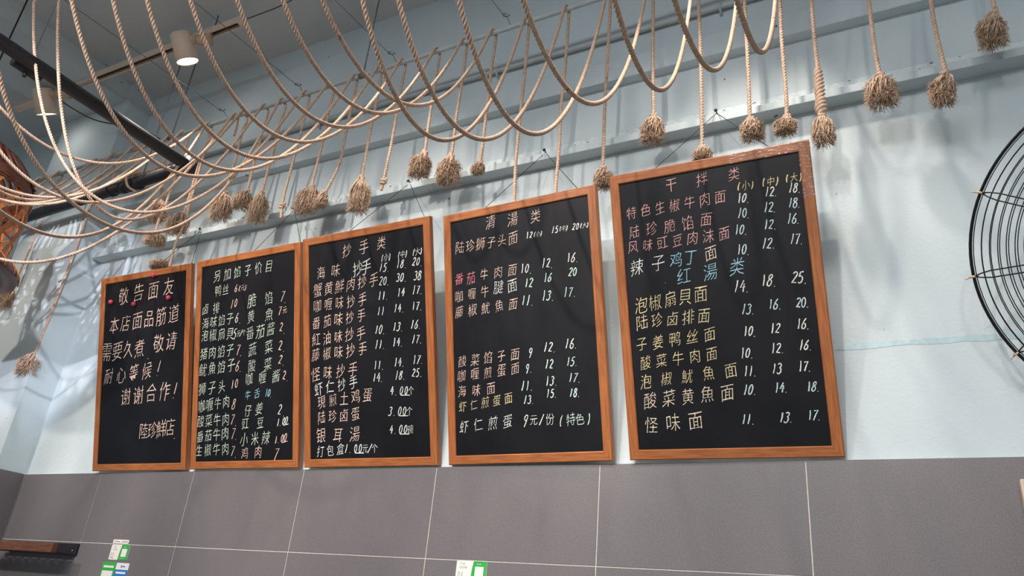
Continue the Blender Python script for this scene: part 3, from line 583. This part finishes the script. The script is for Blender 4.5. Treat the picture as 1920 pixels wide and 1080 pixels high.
for k in LB:
    F, zF, XN, YN, s, K = SWAGS[k]
    free = k in ('N0', 'N1', 'N2', 'S1', 'S2')
    zt = zrod(F) + RR + RO * .7
    P = swag(F, zt - .012, XN, YN, s, K)
    pre = np.array([(XN, YN, HC + .0), (XN, YN, 4.1)]) if free else np.array([(XN, .6 - .018, 3.62), (XN, .6 - .018, 3.76), (XN, .6 - .012, 3.80)])
    if not free: P[0] = (XN, .6, 3.808)
    over = np.array([(F + .001, YR - .006, zt + .002), (F + .003, YR + .004, zt + .003), (F + .006, YR + RR + RO * .6, zt - .008)])
    tl = TAILS.get(k); yt = YR + RR + RO
    if k == 'L1c':   # tail wraps once around the black tube
        tp = np.array([(-3.37, yt, 3.72), (-3.36, 2.03, 3.62), (-3.37, 1.965, 3.562), (-3.385, 1.925, 3.52), (-3.38, 1.94, 3.47), (-3.37, 1.985, 3.46)])
        tl = None
    elif tl: tp = np.array([(x, yt, z) for x, z in tl])
    else: tp = np.array([(F + .012, yt, zt - .06), (F + .013, yt, zt - .12)])
    path = resample(np.vstack([pre, P[1:], over]), STEP)
    path2 = catm(np.vstack([over[-1:], tp]), STEP)
    path = np.vstack([path, path2[1:]])
    t = thing('hanging_rope', LB[k], 'rope', 'ropes draped over the rods')
    b = MB(); b.sweep(path, rope_prof(RO, .036, STEP)); b.build('rope_strand', M_rope, t)
    e = path[-1]; d = path[-1] - path[-12]; d /= np.linalg.norm(d)
    if k in FRAY:
        x, z, w, h = FRAY[k]
        b = MB(); top = np.array([x, yt, z + h / 2]); dx = max(-.015, min(.015, e[0] - x)); frayed(b, x, z, w, h, int(150 + 2200 * min(.11, w)), dx); b.build('frayed_end', M_fray, t)
        b = MB(); q = np.arange(0, 22) * .55
        kz = z + h / 2
        b.tube(np.array([(x + dx + .0095 * math.cos(a), yt + .0095 * math.sin(a), kz + .010 - .001 * i) for i, a in enumerate(q)]), .0042, 7); b.build('knot', M_rope, t)
        if k == 'R1':
            b = MB(); pp = catm(np.array([(tp[3][0], yt, tp[3][2] + .02), (tp[4][0], yt, tp[4][2]), (tp[5][0], yt, tp[5][2])]), .0036); n = len(pp); pr_ = rope_prof(1, .045, .0036, 3, .4)
            rad = np.interp(np.linspace(0, 1, n), [0, .12, .5, .62, .85, 1], [.008, .0145, .0165, .0155, .021, .011])
            b.sweep(pp, lambda i: pr_(i) * rad[i]); b.build('braided_section', M_rope, t)
        if k in ('N5', 'N0', 'N7', 'N8', 'G1'):
            b = MB(); q = np.linspace(0, 1, 16)
            b.tube(np.array([(x + dx - .016 * math.sin(3.14 * a) + .004, yt - .012, kz + .005 - .05 * a) for a in q]), .007, 8)
            b.tube(np.array([(x + dx + .014 * math.sin(3.14 * a), yt - .013, kz + .008 - .055 * a) for a in q]), .007, 8); b.build('loop', M_rope, t)
    elif k in ('N6', 'N1'):
        kp = path[-int((.05 if k == 'N6' else .075) / STEP)]
        b = MB(); b.tube(np.array([(kp[0] + .010 * math.cos(a), kp[1] + .010 * math.sin(a), kp[2] + .012 - .0013 * i) for i, a in enumerate(np.arange(0, 22) * .6)]), .0055, 7); b.build('knot', M_rope, t)

# ------------------------------------------------------------ conduit on the wall above the ledge
t = thing('wall_conduit', 'thin pale conduit clipped to the wall just above the ledge', 'conduit')
b = MB(); b.cyl((-3.6, 2.214, 3.80), (3.1, 2.214, 3.82), .0105, 12); b.build('tube', M_rod, t)
for x in (-3.35, -2.45, -1.45, -.49, .6):
    b = MB(); z = 3.80 + .003 * (x + 3.6)
    b.tube(np.array([(x, 2.232, z + .03), (x, 2.214, z + .014), (x, 2.202, z), (x, 2.214, z - .014), (x, 2.232, z - .03)]), .005, 8); b.build('clip', M_rod, t)

# ------------------------------------------------------------ black tube frame hung from the ceiling at left
t = thing('hanging_tube', 'thick black angled tube hung on rods below the ceiling at left', 'tube')
ZT = 3.5215; XT = -3.0; YT = 1.975; TR = .029
b = MB(); b.tube(np.array([(XT - .03, -2.2, ZT), (XT - .01, 0, ZT), (XT, YT - .02, ZT)]), TR, 20); b.build('long_arm', M_black, t)
b = MB(); b.cyl((XT + .02, YT, ZT), (-4.9, YT, ZT - .06), TR, 20); b.build('short_arm', M_black, t)
b = MB(); b.lathe([(0, -.03), (.036, -.03), (.036, .04), (0, .04)], 20, 0, Matrix.Translation((XT, YT, ZT))); b.build('corner_joint', M_black, t)
b = MB(); b.cyl((-3.045, 1.14, ZT), (-3.045, 1.25, ZT), .034, 20); b.cyl((-3.045, 1.193, ZT - .032), (-3.045, 1.193, ZT - .05), .008, 8); b.build('clamp', M_black, t)
for x in (-3.36, -3.42, -3.47, -3.56):
    b = MB(); b.cyl((x - .012, YT, ZT - .02), (x + .012, YT, ZT - .02), .0325, 20); b.build('clamp', M_black, t)
for x, y in ((-3.045, 1.193), (-3.342, YT), (-3.035, -1)):
    b = MB(); b.cyl((x, y, ZT + .02), (x, y, HC), .0035, 8); b.build('hanger_rod', M_rod2, t)

# ------------------------------------------------------------ lighting track with two spotlights
t = thing('lighting_track', 'cream lighting track running under the ceiling at upper left', 'light track')
X0, X1, YL, ZL = -4.63, -2.78, 1.87, 4.25
b = MB(); b.box((X0, YL - .021, ZL), (X1, YL - .013, ZL + .035)); b.box((X0, YL + .013, ZL), (X1, YL + .021, ZL + .035)); b.box((X0, YL - .013, ZL + .027), (X1, YL + .013, ZL + .035)); b.build('rail', M_cream, t)
b = MB(); b.box((X0, YL - .012, ZL + .018), (X1, YL + .012, ZL + .0265)); b.build('conductor_strip', M_dark, t)
b = MB(); b.box((X0 - .06, YL - .023, ZL - .003), (X0 + .16, YL + .023, ZL + .037), bev=.003); b.build('end_cap', M_cream, t)
b = MB(); b.box((X1 - .01, YL - .023, ZL - .002), (X1 + .03, YL + .023, ZL + .037), bev=.003); b.build('end_cap', M_cream, t)
for x in (X0 + .1, X1 - .2):
    b = MB(); b.cyl((x, YL, ZL + .03), (x, YL, HC), .003, 6); b.build('suspension_wire', M_wire, t)
def spotlight(top, axis, label, arm):
    d = Vector(axis).normalized(); T_ = Vector(top)
    t = thing('spotlight', label, 'spotlight', 'track spotlights', Matrix.Translation(T_))
    Q = (-d).to_track_quat('Z', 'Y').to_matrix().to_4x4()
    b = MB(); b.lathe([(0, 0), (.050, 0), (.054, -.004), (.055, -.146), (.052, -.147), (.051, -.136), (.047, -.130)], 36, 0, Q); b.build('housing', M_cream, t)
    b = MB(); b.lathe([(0, -.137), (.0515, -.139)], 32, 0, Q); b.build('lens', M_glow, t)
    p0 = Vector((arm, YL, ZL + .02)) - T_; p1 = Vector((arm, YL, ZL - .03)) - T_; p2 = d * .035 + Vector((.03, .0, .0)); pm = (p1 + p2) / 2
    b = MB(); b.cyl(p0[:], p1[:], .020, 16); b.cyl((p1 + (p1 - p2).normalized() * .02)[:], pm[:], .026, 16); b.cyl(pm[:], p2[:], .021, 16, r2=.018); b.build('swivel_arm', M_cream2, t)
SPOTS = [((-3.115, 1.79, 4.235), (0.105,0.497,-0.861), 'cream cylinder spotlight at the right end of the track with a bright oval face', -3.0),
         ((-4.285, 1.79, 4.235), (-0.115,0.564,-0.818), 'cream cylinder spotlight at the left end of the track, beside the black tube', -4.17)]
for sp in SPOTS: spotlight(*sp)
b = MB(); b.tube(catm(np.array([(X1 + .02, YL, ZL + .02), (-2.4, YL - .02, 4.26), (-2.0, YL - .1, 4.33), (-1.4, YL - .2, HC - .002)]), .03), .003, 6)
tag(b.build('power_cable', M_wire), 'thin dark cable running from the right end of the lighting track', 'cable')
b = MB(); b.tube(catm(np.array([(-4.3, YL, ZL + .0), (-4.1, 1.9, 4.12), (-3.95, 1.98, 4.05), (-3.75, 2.1, 4.03), (-3.7, 2.215, 4.02)]), .03), .004, 6)
tag(b.build('power_cable', M_wire), 'slack brown cable sagging from the left spotlight to the corner', 'cable')

# strip of bare old paint on the wall at right
b = MB(); n = 40; xs = np.linspace(-.20, 1.6, n); zm = 2.4215 - .012 * xs
top = zm + .0085 + rng.normal(0, .0012, n); bot = zm - .0085 - rng.normal(0, .0016, n); top[0] = bot[0] + .006
b.add([(x, 2.2292, z) for x, z in zip(xs, top)] + [(x, 2.2292, z) for x, z in zip(xs, bot)] + [(x, 2.235, z) for x, z in zip(xs, top)] + [(x, 2.235, z) for x, z in zip(xs, bot)],
      [(n + i, n + i + 1, i + 1, i) for i in range(n - 1)] + [(i, i + 1, 2 * n + i + 1, 2 * n + i) for i in range(n - 1)] + [(3 * n + i, 3 * n + i + 1, n + i + 1, n + i) for i in range(n - 1)])
struct('trim_5', b, M_oldpaint)

# ------------------------------------------------------------ basket lantern
BX, BY, BZ = -3.79, 1.36, .28
t = thing('basket_lantern', 'woven cane basket lantern at the left edge of the picture', 'lantern', None, Matrix.Translation((BX, BY, BZ)))
def br(z):  # radius of the woven wall
    return float(np.interp(z, [2.64, 2.70, 2.80, 2.90, 2.98], [.335, .335, .345, .35, .34]))
b = MB()
for i in range(8):
    z = 2.955 + .011 * i; r = .352 - .0018 * i * i * .4
    b.tube(np.array([(r * math.cos(a), r * math.sin(a), z + .003 * math.sin(3 * a + i)) for a in np.linspace(0, 2 * math.pi, 64, endpoint=False)]), .0062, 6, 0, False, True)
b.build('rim', M_cane_dark, t)
b = MB(); NS = 18; strip = np.array([(-.0015, -.014), (.0015, -.014), (.0015, .014), (-.0015, .014)])
for sgn in (1, -1):
    for j in range(NS):
        zz = np.linspace(2.64, 2.97, 16); a = 2 * math.pi * j / NS + sgn * (zz - 2.64) * 1.75
        rr = np.array([br(z) for z in zz]) + .003 * sgn
        b.sweep(np.stack([rr * np.cos(a), rr * np.sin(a), zz], 1), strip, 0, True, False, False)
for z in (2.665, 2.745, 2.825, 2.905):
    r = br(z); b.tube(np.array([(r * math.cos(a), r * math.sin(a), z) for a in np.linspace(0, 2 * math.pi, 72, endpoint=False)]), np.full(72, .006), 4, 0, False, True)
b.build('woven_wall', M_cane, t)
b = MB()
for j in range(44):
    a = 2 * math.pi * j / 44; zz = np.array([3.03, 3.12, 3.20, 3.26]); rr = np.array([.345, .27, .15, .04])
    b.tube(np.stack([rr * math.cos(a), rr * math.sin(a), zz], 1), np.full(4, .008), 5)
b.build('top_splints', M_cane_dark, t)
b = MB(); b.lathe([(.335, 2.665), (.36, 2.648), (.395, 2.62), (.415, 2.59), (.412, 2.57), (.37, 2.562), (.31, 2.56), (.31, 2.566), (.36, 2.572), (.38, 2.60), (.33, 2.66)], 72); b.build('lower_bowl', M_cane_dark, t)
b = MB()
for i in range(60):
    a = 2 * math.pi * i / 60 + rng.normal(0, .02); zz = np.array([2.66, 2.63, 2.60, 2.575]); rr = np.array([.343, .389, .415, .418])
    if i % 3: b.tube(np.stack([rr * math.cos(a), rr * math.sin(a), zz], 1), np.full(4, .003), 4)
b.build('bowl_splints', M_cane, t)
b = MB(); b.lathe([(0, 2.78), (.03, 2.785), (.05, 2.82), (.045, 2.87), (.02, 2.91), (.018, 2.95), (0, 2.95)], 20); b.build('bulb', M_bulb, t)
b = MB(); b.cyl((0, 0, 2.95), (0, 0, HC - BZ), .004, 8); b.build('hanging_cord', M_cord, t)
pl = bpy.data.lights.new('lantern_bulb_light', 'POINT'); pl.energy = 1.6; pl.color = (1, .6, .32); pl.shadow_soft_size = .05
po = bpy.data.objects.new('lantern_bulb_light', pl); COL.objects.link(po); po.location = (BX, BY, 2.72 + BZ)

# ------------------------------------------------------------ wall fan
Cf = Vector((.551, 1.97, 2.510)); fz = Vector((-.20, -.88, -.43)).normalized(); fx = Vector((1, 0, 0)); fx = (fx - fz * fx.dot(fz)).normalized(); fy = fz.cross(fx)
Mf = Matrix(((fx.x, fy.x, fz.x, Cf.x), (fx.y, fy.y, fz.y, Cf.y), (fx.z, fy.z, fz.z, Cf.z), (0, 0, 0, 1)))
t = thing('wall_fan', 'large black wire-guarded wall fan cut off by the right edge of the picture', 'fan', None, Mf)
RF = .404
def ring(b, r, z, w, n=96): b.tube(np.array([(r * math.cos(a), r * math.sin(a), z) for a in np.linspace(0, 2 * math.pi, n, endpoint=False)]), np.full(n, w), 6, 0, False, True)
def dome(r, s): return s * .11 * (1 - (r / RF) ** 3) + s * .006
b = MB()
for i in range(20):
    r = RF * (.985 - .046 * i)
    if r > .04: ring(b, r, dome(r, 1), .0012)
b.build('front_guard', M_guard, t)
b = MB()
for i in range(19):
    r = RF * (.948 - .046 * i)
    if r > .07: ring(b, r, -.5 * dome(r, 1) , .0012)
b.build('rear_guard', M_guard, t)
b = MB()
for z, w in ((.007, .003), (0, .0035), (-.007, .003)): ring(b, RF + .002, z, w)
b.build('rim', M_guard, t)
for i in range(12):
    a0 = math.radians(154.2 + 30 * i)
    b = MB()
    for s_ in (-1, 1):
        rr = np.linspace(RF + .001, .05, 18); off = s_ * .0085 * np.clip((RF - rr) / .03, 0, 1)
        b.tube(np.stack([rr * math.cos(a0) - off * math.sin(a0), rr * math.sin(a0) + off * math.cos(a0), np.array([dome(r, 1) + .002 for r in rr])], 1), .0017, 6)
    b.build('spoke', M_guard, t)
    b = MB(); c_, s_ = math.cos(a0), math.sin(a0); ring_ = np.array([((RF + .002 + .0085 * math.cos(q)) * c_, (RF + .002 + .0085 * math.cos(q)) * s_, .0115 * math.sin(q)) for q in np.linspace(0, 6.283, 16, endpoint=False)])
    b.tube(ring_, np.full(16, .003), 6, 0, False, True); b.tube(np.array([((RF + .008) * c_, (RF + .008) * s_, .002), ((RF + .022) * c_ - .004 * s_, (RF + .022) * s_ + .004 * c_, .006)]), np.array([.003, .0012]), 6)
    b.build('cable_tie', M_tie, t)
b = MB(); b.lathe([(0, .123), (.055, .121), (.06, .113), (0, .111)], 32); b.build('badge', M_guard, t)
b = MB(); b.lathe([(0, .03), (.045, .03), (.05, 0), (.05, -.02), (0, -.02)], 24); b.build('hub', M_guard, t)
for i in range(3):
    b = MB(); a0 = 2.094 * i + 0
    V = []; n = 10
    for j in range(n):
        r = .045 + (.215 - .045) * j / (n - 1); hw = .05 + .045 * math.sin(math.pi * j / (n - 1) * .8); 
        for q in (-1, 1):
            a = a0 + q * hw / max(r, .08) * .8; V.append((r * math.cos(a), r * math.sin(a), .012 * q)); V.append((r * math.cos(a), r * math.sin(a), .012 * q + .002))
    F = []
    for j in range(n - 1):
        o = 4 * j; F += [(o, o + 4, o + 6, o + 2), (o + 1, o + 3, o + 7, o + 5), (o, o + 1, o + 5, o + 4), (o + 2, o + 6, o + 7, o + 3)]
    b.add(V, F); b.build('blade', M_blade, t)
b = MB(); b.cyl((0, 0, -.02), (0, 0, -.10), .06, 24); b.build('motor', M_guard, t)
b = MB(); mi = Mf.inverted(); p0 = Vector((0, 0, -.08)); p1 = mi @ Vector((Cf.x, 2.21, 2.62)); b.cyl(p0[:], p1[:], .02, 12)
b.build('wall_bracket', M_guard, t)

# ------------------------------------------------------------ framed board low at right
t = thing('notice_board', 'pale-framed board on the tiles, only its corner showing at lower right', 'board', None, Matrix.Translation((.183, 2.2145, 2.037)))
b = MB(); b.box((0, -.04, -.6), (.02, 0, 0), bev=.003); b.box((.58, -.04, -.6), (.6, 0, 0), bev=.003); b.box((.02, -.04, -.02), (.58, 0, 0), bev=.003); b.box((.02, -.04, -.6), (.58, 0, -.58), bev=.003); b.build('frame', M_pale, t)
b = MB(); b.box((.02, -.03, -.58), (.58, -.004, -.02)); b.build('panel', M_white, t)

# ------------------------------------------------------------ rack at lower left
t = thing('wall_rack', 'dark wooden-fronted wall rack on a black back plate at lower left', 'rack', None, Matrix.Translation((-3.85, 2.2145, 1.745)))
b = MB(); b.box((.058, -.010, 0), (.553, 0, .047), bev=.001); b.build('back_plate', M_black, t)
b = MB(); b.cyl((.527, -.010, .018), (.527, -.0125, .018), .003, 10); b.build('screw', M_steelw, t)
b = MB(); b.box((0, -.135, -.004), (.572, -.108, .034), bev=.004); b.build('wooden_bar', M_walnut, t)
b = MB()
for y0, y1 in ((-.108, -.082), (-.070, -.045), (-.033, -.010)): b.box((.03, y0, 0), (.545, y1, .002))
for y0, y1 in ((-.082, -.070), (-.045, -.033)):
    x = .03
    while x < .54: b.box((x, y0, 0), (min(x + .028, .545), y1, .002)); x += .062
b.build('slotted_tray', M_black, t)

# ------------------------------------------------------------ stickers on the tiles
YS = 2.2145
def card(b, x0, z0, x1, z1, r, y0, y1, mi=0):
    pts = []
    for cx, cz, a in ((x1 - r, z1 - r, 0), (x0 + r, z1 - r, 90), (x0 + r, z0 + r, 180), (x1 - r, z0 + r, 270)):
        for q in range(5): w = math.radians(a + 22.5 * q); pts.append((cx + r * math.cos(w), cz + r * math.sin(w)))
    n = len(pts); b.add([(x, y0, z) for x, z in pts] + [(x, y1, z) for x, z in pts], [tuple(range(n)), tuple(range(n, 2 * n))[::-1]] + [(i, n + i, n + (i + 1) % n, (i + 1) % n) for i in range(n)], mi)
def text(b, s, x, z, size, y, mi=0, w=1.0):
    for c in s:
        vv, ff = glyph(c); q = (vv - (0, .38)) * size
        b.add([(x + px * w, y, z + pz) for px, pz in q], [f for f in ff], mi); x += (vv[:, 0].max() + .06) * size * w
def sticker(name, label, x0, z0, x1, z1, mats, fn, cat='sticker'):
    t = thing(name, label, cat, None, Matrix.Translation((x0, YS, z0)))
    fn(t, x1 - x0, z1 - z0); return t
def f_strip(t, w, h):
    b = MB(); card(b, 0, 0, w, h, .003, 0, -.0008); b.build('card', M_white, t)
    b = MB(); card(b, .010, .004, .016, .011, .002, -.0008, -.0011); card(b, .020, .006, .045, .0095, .0008, -.0008, -.0011); card(b, .056, .006, .094, .0095, .0008, -.0008, -.0011); b.build('print', M_grey, t)
sticker('sticker', 'narrow white label strip just above the sticker numbered 02', -3.084, 1.8015, -2.984, 1.8175, None, f_strip)
def f_num(num):
    def f(t, w, h):
        b = MB(); card(b, 0, 0, w, h, .004, 0, -.0008); b.build('card', M_white, t)
        b = MB(); n = 8; L_ = [(w * .50 + .10 * w * (1 - (1 - q) ** 2) * 0 + .06 * w * q * q, h * q) for q in np.linspace(0, 1, n)]
        V = [(x, -.0011, z) for x, z in L_] + [(w - .0005, -.0011, z) for x, z in L_]; b.add(V, [(i, n + i, n + i + 1, i + 1) for i in range(n - 1)]); b.build('green_panel', M_green, t)
        b = MB(); card(b, w * .62, h * .22, w * .90, h * .74, .002, -.0011, -.0014); card(b, w * .68, h * .84, w * .72, h * .875, .001, -.0011, -.0014); card(b, w * .735, h * .85, w * .82, h * .87, .0005, -.0011, -.0014)
        card(b, w * .60, h * .10, w * .86, h * .115, .0005, -.0011, -.0014); b.build('blank_panel', M_white, t)
        b = MB(); text(b, '微信', w * .12, h * .85, h * .15, -.0011); text(b, '扫码点餐', w * .10, h * .68, h * .14, -.0011, 0, .85); text(b, num, w * .06, h * .30, h * .58, -.0011, 0, .62); b.build('print', M_ink, t)
    return f
sticker('sticker', 'green and white sticker numbered 02, under the narrow white label strip', -3.083, 1.737, -2.967, 1.797, None, f_num('02'))
sticker('sticker', 'green and white sticker below the second chalkboard from the right', -1.376, 1.736, -1.264, 1.7985, None, f_num('01'))
def f_green(t, w, h):
    b = MB(); card(b, 0, 0, w, h, .002, 0, -.0008); b.build('card', M_green, t)
    b = MB(); card(b, .010, h - .022, w - .010, h - .014, .001, -.0008, -.0011); card(b, .009, h - .105, w - .009, h - .034, .001, -.0008, -.0011); b.build('blank_panel', M_white, t)
sticker('sticker', 'all-green sticker below the sticker numbered 02', -3.109, 1.60, -3.023, 1.7275, None, f_green)
def f_blue(t, w, h):
    b = MB(); card(b, 0, 0, w, h, .003, 0, -.0008); b.build('card', M_white, t)
    b = MB(); card(b, .0, 0, w, h - .026, .0005, -.0008, -.0011); card(b, .030, h - .018, .038, h - .009, .001, -.0008, -.0011); card(b, .041, h - .016, .056, h - .011, .001, -.0008, -.0011); b.build('blue_panel', M_blue, t)
    b = MB(); card(b, .008, h - .042, w - .010, h - .034, .001, -.0011, -.0014); card(b, .008, h - .11, w - .012, h - .052, .001, -.0011, -.0014); b.build('blank_panel', M_white, t)
sticker('sticker', 'blue sticker with a white top beside the all-green sticker', -3.020, 1.60, -2.941, 1.7265, None, f_blue)
bpy.data.objects.remove(fob)
